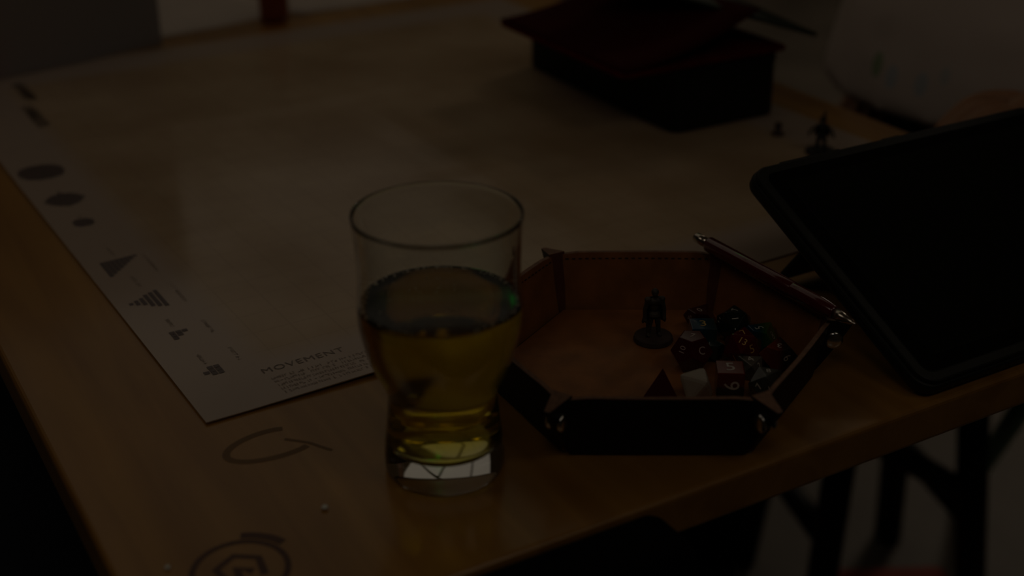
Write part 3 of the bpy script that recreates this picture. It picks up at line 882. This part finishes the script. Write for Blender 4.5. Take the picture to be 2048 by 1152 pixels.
# papers, small bottle beyond the mat
def paper(name, u, v, w_, h_, rz, label, dz=0.0):
    bm = bmesh.new(); g = {}
    for i in range(9):
        for j in range(9):
            x, y = (i / 8 - .5) * w_, (j / 8 - .5) * h_
            g[i, j] = bm.verts.new((x, y, .0004 + dz + .0012 * (1 + math.sin(x * 30 + y * 17)) * .5))
    for i in range(8):
        for j in range(8): bm.faces.new((g[i, j], g[i + 1, j], g[i + 1, j + 1], g[i, j + 1]))
    o = build(name, bm, SHEET, loc=W(u, v, T), rot=(0, 0, rz), smooth=True)
    s = o.modifiers.new('thick', 'SOLIDIFY'); s.thickness = .0002; s.offset = 1
    tag(o, label, 'paper')
paper('paper_sheet', .448, 1.585, .21, .22, R(41), 'white paper sheet on the wood beyond the mat beside the card screen')
paper('paper_sheet', .640, 1.590, .16, .21, R(33), 'second white paper sheet behind the small amber bottle')
bo = empty('small_bottle', W(.5345, 1.4700, T), 0)
tag(bo, 'small amber glass bottle standing at the far edge of the mat', 'bottle')
AMB = mat('amber_glass', (.30, .06, .012), rough=.12, trans=.5)
bm = bmesh.new(); lathe(bm, [(0, 0), (.013, 0), (.0165, .003), (.017, .008), (.017, .052), (.014, .062), (.008, .068), (.008, .078), (0, .078)], 32); build('bottle_body', bm, AMB, bo, smooth=True)
bm = bmesh.new(); lathe(bm, [(0, .0785), (.0105, .0785), (.0105, .094), (.009, .096), (0, .096)], 24); build('cap', bm, BLACKP, bo)

# ------------------------------------------------------------------ seated person in a white shirt at the right side of the table
def skin_mesh(name, joints, edges, root, m, parent, sub=2):
    """joints: {key: ((u, v, z), (rx, ry))}"""
    keys = list(joints); me = bpy.data.meshes.new(name)
    me.from_pydata([Vector(joints[k][0]) for k in keys], [(keys.index(a), keys.index(b)) for a, b in edges], [])
    o = bpy.data.objects.new(name, me); COL.objects.link(o); me.materials.append(m)
    md = o.modifiers.new('skin', 'SKIN'); md.use_smooth_shade = True
    for i, k in enumerate(keys):
        sv = me.skin_vertices[0].data[i]; sv.radius = joints[k][1]; sv.use_root = (k == root)
    s = o.modifiers.new('sub', 'SUBSURF'); s.levels = sub; s.render_levels = sub
    o.parent = parent
    return o
def fused(name, joints, edges, m, parent, voxel, k=1.0, soft=6, cut=0.0):
    """one continuous surface swept along the limbs with tapering elliptical sections"""
    t = bmesh.new(); bmesh.ops.create_uvsphere(t, u_segments=16, v_segments=10, radius=1.0)
    tv = [v.co.copy() for v in t.verts]; t.verts.index_update(); tf = [[v.index for v in f.verts] for f in t.faces]; t.free()
    vs, fs = [], []
    for a, b in edges:
        (pa, ra), (pb, rb) = joints[a], joints[b]; pa, pb = Vector(pa), Vector(pb)
        n = max(2, int((pb - pa).length / (.30 * min(*ra, *rb))) + 1)
        for i in range(n + 1):
            f = i / n; rx = k * (ra[0] + (rb[0] - ra[0]) * f); ry = k * (ra[1] + (rb[1] - ra[1]) * f); c = pa.lerp(pb, f); o0 = len(vs)
            vs += [(c.x + v.x * rx, c.y + v.y * ry, max(cut, c.z + v.z * min(rx, ry))) for v in tv]
            fs += [[q + o0 for q in p] for p in tf]
    me = bpy.data.meshes.new(name); me.from_pydata(vs, [], fs)
    o = link(name, me, m, parent, smooth=True); remesh(o, voxel, soft); bake(o)
    return o
# person frame: +x is the facing direction (towards the table, -u), +y is the person's left (-v)
pe = empty('person', W(1.185, .940, 0), A30 + R(180))
tag(pe, 'person in a white printed shirt and dark trousers, forearm resting on the table', 'person')
Z = T
def chain(*ks): return list(zip(ks, ks[1:]))
J = {'hip': ((.02, 0, .57), (.10, .12)), 'belly': ((.02, 0, .70), (.09, .12)), 'chest': ((.0, 0, .92), (.09, .12)), 'neckb': ((.04, 0, 1.06), (.055, .065)),
     'neck': ((.055, 0, 1.13), (.050, .050)), 'head0': ((.080, 0, 1.205), (.058, .060)), 'chin': ((.132, 0, 1.193), (.030, .034)), 'head1': ((.10, 0, 1.27), (.085, .076)), 'head2': ((.095, 0, 1.335), (.075, .070)), 'head3': ((.085, 0, 1.37), (.04, .04)),
     'shl': ((.03, .160, .985), (.048, .048)), 'ell': ((.075, .245, .835), (.044, .044)), 'wrl': ((.212, .212, Z + .042), (.028, .024)), 'pal': ((.252, .206, Z + .032), (.030, .016)),
     'shr': ((.03, -.160, .985), (.048, .048)), 'elr': ((-.10, -.16, .82), (.042, .042)), 'wrr': ((.03, -.15, .715), (.026, .024)), 'par': ((.06, -.14, .675), (.030, .018)),
     'tl': ((.10, .10, .575), (.070, .070)), 'kl': ((.50, .13, .585), (.045, .045)), 'al': ((.58, .13, .10), (.038, .038)), 'fl': ((.66, .14, .04), (.035, .030)),
     'trr': ((.10, -.10, .575), (.070, .070)), 'kr': ((.50, -.13, .585), (.045, .045)), 'ar': ((.58, -.13, .10), (.038, .038)), 'fr': ((.66, -.14, .04), (.035, .030))}
E_ = chain('hip', 'belly', 'chest', 'neckb', 'neck', 'head0', 'head1', 'head2', 'head3') + chain('head0', 'chin') + chain('chest', 'shl', 'ell', 'wrl', 'pal') + chain('chest', 'shr', 'elr', 'wrr', 'par') + \
     chain('hip', 'tl', 'kl', 'al', 'fl') + chain('hip', 'trr', 'kr', 'ar', 'fr')
body = fused('body', J, E_, SKIN, pe, .007)
# fingers, one chain each, rooted in the palms
def hand(px, py, pz, dirx, diry, side, curl):
    d = Vector((dirx, diry, 0)).normalized(); s = Vector((-d.y, d.x, 0)) * side
    for k, (off, ln) in enumerate(((-.024, .062), (-.009, .072), (.007, .076), (.022, .068))):
        b = Vector((px, py, pz)) + s * off - d * .004
        jj = {'a': (b, (.0095, .0095)), 'b': (b + d * ln * .45 + Vector((0, 0, .006)), (.009, .009)), 'c': (b + d * ln * .8 + Vector((0, 0, -curl)), (.0085, .0085)), 'd': (b + d * ln * .95 + Vector((0, 0, -curl - .010)), (.0075, .0075))}
        skin_mesh('finger', jj, chain('a', 'b', 'c', 'd'), 'a', SKIN, pe, 2)
    b = Vector((px, py, pz)) + s * -.026 - d * .035
    jj = {'a': (b, (.012, .011)), 'b': (b + d * .030 - s * .016, (.0105, .010)), 'c': (b + d * .058 - s * .014 + Vector((0, 0, -.006)), (.009, .009))}
    skin_mesh('thumb', jj, chain('a', 'b', 'c'), 'a', SKIN, pe, 2)
hand(.268, .203, Z + .030, .9, -.2, 1, .012)
hand(.075, -.135, .672, .8, .3, -1, .010)
# face
bm = bmesh.new()
for s in (-1, 1): ball(bm, (.1655, s * .030, 1.283), .0115, .0125, .0075)
build('eyes', bm, mat('eye_white', (.7, .68, .64), rough=.2), pe, smooth=True)
bm = bmesh.new()
for s in (-1, 1): ball(bm, (.1755, s * .030, 1.283), .003, .0045, .0045)
build('pupils', bm, BLACKP, pe, smooth=True)
bm = bmesh.new(); tube(bm, (.172, 0, 1.285), (.190, 0, 1.250), .008, .012); ball(bm, (.187, 0, 1.247), .012, .015, .010)
o = build('nose', bm, SKIN, pe); remesh(o, .003, 4)
bm = bmesh.new(); ball(bm, (.158, 0, 1.213), .010, .022, .005); build('mouth', bm, mat('lips', (.35, .12, .09), rough=.5), pe, smooth=True)
bm = bmesh.new()
for s in (-1, 1): ball(bm, (.095, s * .080, 1.275), .018, .008, .030)
build('ears', bm, SKIN, pe, smooth=True)
bm = bmesh.new(); ball(bm, (.078, 0, 1.315), .098, .090, .088, 20); ball(bm, (.035, 0, 1.25), .055, .075, .07, 16)
for v in bm.verts: v.co += Vector((noise.noise(v.co * 40), noise.noise(v.co * 40 + Vector((5, 0, 0))), 0)) * .006
for v in list(bm.verts):
    if v.co.x > .135 and v.co.z < 1.345: v.co.x = .135 - .02
build('hair', bm, HAIR, pe, smooth=True)
# clothes
def shirt_material():
    m = bpy.data.materials.new('white_printed_shirt'); m.use_nodes = True
    nt = m.node_tree; b = nt.nodes['Principled BSDF']; L = nt.links.new
    tc = N(nt, 'ShaderNodeTexCoord')
    prev = None
    n = N(nt, 'ShaderNodeTexNoise'); n.inputs['Scale'].default_value = 9; L(tc.outputs['Object'], n.inputs['Vector'])
    bp = N(nt, 'ShaderNodeBump'); bp.inputs['Strength'].default_value = .5; bp.inputs['Distance'].default_value = .02
    L(n.outputs['Fac'], bp.inputs['Height']); L(bp.outputs['Normal'], b.inputs['Normal'])
    col = None
    for (y, z, r_, c) in ((-.012, .762, .0075, (.36, .46, .28)), (.010, .755, .007, (.55, .59, .62)), (.044, .755, .007, (.55, .58, .60)), (.066, .768, .005, (.60, .60, .58))):
        d = N(nt, 'ShaderNodeVectorMath', operation='DISTANCE')
        cx = N(nt, 'ShaderNodeVectorMath', operation='MULTIPLY'); L(tc.outputs['Object'], cx.inputs[0]); cx.inputs[1].default_value = (0, 1, .6)
        L(cx.outputs[0], d.inputs[0]); d.inputs[1].default_value = (0, y, z * .6)
        lt = N(nt, 'ShaderNodeMath', operation='LESS_THAN'); L(d.outputs['Value'], lt.inputs[0]); lt.inputs[1].default_value = r_
        mx = N(nt, 'ShaderNodeMix', data_type='RGBA'); L(lt.outputs[0], mx.inputs[0]); mx.inputs[7].default_value = (*c, 1)
        if col is None: mx.inputs[6].default_value = (*SHIRT_COL, 1)
        else: L(col, mx.inputs[6])
        col = mx.outputs[2]
    L(col, b.inputs['Base Color']); b.inputs['Roughness'].default_value = .85
    return m
SHIRT = shirt_material()
J2 = {'hem': ((.055, 0, .720), (.185, .210)), 'hip': ((.052, 0, .760), (.178, .202)), 'belly': ((-.01, 0, .85), (.130, .155)), 'chest': ((0, 0, .96), (.125, .165)), 'neckb': ((.035, 0, 1.035), (.095, .135)), 'col': ((.05, 0, 1.095), (.066, .068)),
      'shl': ((.03, .160, 1.0), (.086, .086)), 'sll': ((.085, .215, .885), (.066, .066)), 'slc': ((.10, .228, .845), (.062, .062)),
      'shr': ((.03, -.160, 1.0), (.086, .086)), 'slr': ((-.05, -.175, .91), (.066, .066)), 'slrc': ((-.08, -.168, .86), (.062, .062))}
sh = fused('shirt', J2, chain('hem', 'hip', 'belly', 'chest', 'neckb', 'col') + chain('chest', 'shl', 'sll', 'slc') + chain('chest', 'shr', 'slr', 'slrc'), SHIRT, pe, .010, .90, 5, .712)
J3 = {'hip': ((.02, 0, .575), (.125, .150)), 'tl': ((.11, .10, .575), (.082, .082)), 'kl': ((.50, .13, .585), (.056, .056)), 'al': ((.585, .13, .09), (.048, .048)),
      'trr': ((.11, -.10, .575), (.082, .082)), 'kr': ((.50, -.13, .585), (.056, .056)), 'ar': ((.585, -.13, .09), (.048, .048))}
fused('trousers', J3, chain('hip', 'tl', 'kl', 'al') + chain('hip', 'trr', 'kr', 'ar'), DENIM, pe, .010)
for s, x0 in ((1, .59), (-1, .59)):
    bm = bmesh.new(); ball(bm, (x0 + .06, s * .145, .042), .135, .050, .042, 20)
    for v in bm.verts: v.co.z = max(v.co.z, .002)
    build('shoe', bm, BLACKP, pe, smooth=True)

# red marker under the hand
mk = empty('red_marker', (.345, 1.105, T + .0045))
tag(mk, 'red marker pen lying at the table edge by the resting hand', 'marker')
mk.rotation_euler = (0, R(90), R(33))
REDP = mat('red_plastic', (.22, .012, .018), rough=.35)
bm = bmesh.new(); lathe(bm, [(0, -.050), (.0042, -.050), (.0044, -.048), (.0044, .020), (0, .020)], 20); build('barrel', bm, REDP, mk, smooth=True)
bm = bmesh.new(); lathe(bm, [(0, .0202), (.0048, .0202), (.0048, .055), (.0040, .058), (0, .058)], 20); build('cap', bm, REDP, mk, smooth=True)

# ------------------------------------------------------------------ stools and things below the table
def stool(name, loc, rz, label, hgt, r_seat, seat_m, leg_m, leg_r, spread, ring=True, brace_m=None, slope=False):
    t = empty(name, loc, rz); tag(t, label, 'stool')
    bm = bmesh.new(); lathe(bm, [(0, hgt - .035), (r_seat * .92, hgt - .035), (r_seat, hgt - .025), (r_seat, hgt - .010), (r_seat * .93, hgt), (0, hgt + .004)], 40); build('seat', bm, seat_m, t, smooth=True)
    tops, bots = [], []
    for k in range(4):
        a = R(45 + 90 * k); top = Vector((r_seat * .62 * math.cos(a), r_seat * .62 * math.sin(a), hgt - .036)); bot = Vector((spread * math.cos(a), spread * math.sin(a), 0))
        bm = bmesh.new(); tube(bm, bot, top, leg_r, leg_r, 16); build('leg', bm, leg_m, t, smooth=True)
        tops.append(top); bots.append(bot)
    if ring:
        for k in range(4):
            f = .42 if k % 2 else .50
            f2 = f
            if slope and k == 0: f, f2 = .80, .50
            a = bots[k].lerp(tops[k], f); b = bots[(k + 1) % 4].lerp(tops[(k + 1) % 4], f2)
            bm = bmesh.new(); tube(bm, a, b, leg_r * .8, n=14); build('stretcher', bm, brace_m if (brace_m and k == 0) else leg_m, t, smooth=True)
    return t
GREEN_SHINE = mat('painted_green_shine', (.004, .30, .07), rough=.5)  # green light caught on a chair leg, put into the colour
STB = mat('black_stool_paint', (.008, .008, .007), rough=.5, spec=.3)
stool('stool', W(1.105, 1.020, 0), R(193), 'black painted wooden stool the person sits on', .445, .17, STB, STB, .019, .155, slope=True)
stool('stool', (.508, .906, 0), R(30), 'low round black stool in the lower right corner', .34, .12, STB, STB, .014, .12)
ga, gb = Vector((.659, 1.650, .012)), Vector((.482, .945, .742))  # pole added to carry that green light
gp = empty('green_shine_pole', (ga.x, ga.y, 0)); tag(gp, 'added pole at the right table edge, its green standing for light on a chair leg', 'pole')
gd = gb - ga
bm = bmesh.new(); tube(bm, (0, 0, .012), Vector((0, 0, .012)) + gd, .0125, n=16); build('shaft', bm, GREEN_SHINE, gp, smooth=True)
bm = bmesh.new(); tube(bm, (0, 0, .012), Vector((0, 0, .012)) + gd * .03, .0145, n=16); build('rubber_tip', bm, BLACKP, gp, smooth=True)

rf = empty('red_floor_bag', (.505, 1.445, 0), R(2)); tag(rf, 'flat red pouch lying on the grey floor', 'bag')
bm = bmesh.new(); rounded_slab(bm, -.075, .075, -.045, .03, 0, .018, .012, 4, .005); build('pouch', bm, mat('red_nylon', (.30, .03, .012), rough=.7), rf)
bm = bmesh.new(); box(bm, -.06, .06, -.010, -.006, .018, .0195); build('zip', bm, BLACKP, rf)

# black chair pushed up to the front edge of the table, nearest the viewer
ch = empty('black_chair', W(.236, .4385, 0), A30); tag(ch, 'black padded chair with its back against the front table edge', 'chair')
bm = bmesh.new(); rounded_slab(bm, -.055, .105, .0, .030, .40, T - .012, .004, 3, .003)
bm.free()
bm = bmesh.new()
pts = []
for cx, cz, a0 in ((.114 - .012, T - .0005 - .012, 0), (-.255 + .012, T - .0005 - .012, 90)):
    for k in range(7): a = R(a0 + 15 * k); pts.append((cx + .012 * math.cos(a), cz + .012 * math.sin(a)))
pts += [(-.255, .52), (.114, .52)]
prism(bm, pts, -.018, .018, .006)
for v in bm.verts: v.co = Vector((v.co.x, -v.co.z, v.co.y))
CHF = mat('black_chair_fabric', (.004, .004, .004), rough=.9, spec=.08)
build('backrest', bm, CHF, ch)
bm = bmesh.new(); rounded_slab(bm, -.27, .16, -.42, .0, .40, .455, .04, 5, .012); build('seat', bm, CHF, ch)
for x, y in ((-.24, -.39), (.13, -.39)):
    bm = bmesh.new(); tube(bm, (x, y, 0), (x, y, .40), .013); build('leg', bm, STB, ch, smooth=True)
for x in (-.24, .09):
    bm = bmesh.new(); tube(bm, (x, -.01, 0), (x, -.01, .53), .013); build('leg', bm, STB, ch, smooth=True)

# dark bench seat at the left of the table
bn = empty('bench', W(.04, 1.35, 0), A30); tag(bn, 'dark navy padded bench along the left side of the table', 'bench')
bm = bmesh.new(); rounded_slab(bm, -.17, .17, -.62, .62, .38, .44, .03, 4, .012); build('cushion', bm, NAVY, bn)
bm = bmesh.new(); box(bm, -.16, .16, -.60, .60, .33, .38, .004); build('seat_board', bm, BLACKP, bn)
for x in (-.12, .12):
    for y in (-.5, .5):
        bm = bmesh.new(); box(bm, x - .02, x + .02, y - .02, y + .02, 0, .33); build('leg', bm, BLACKP, bn)
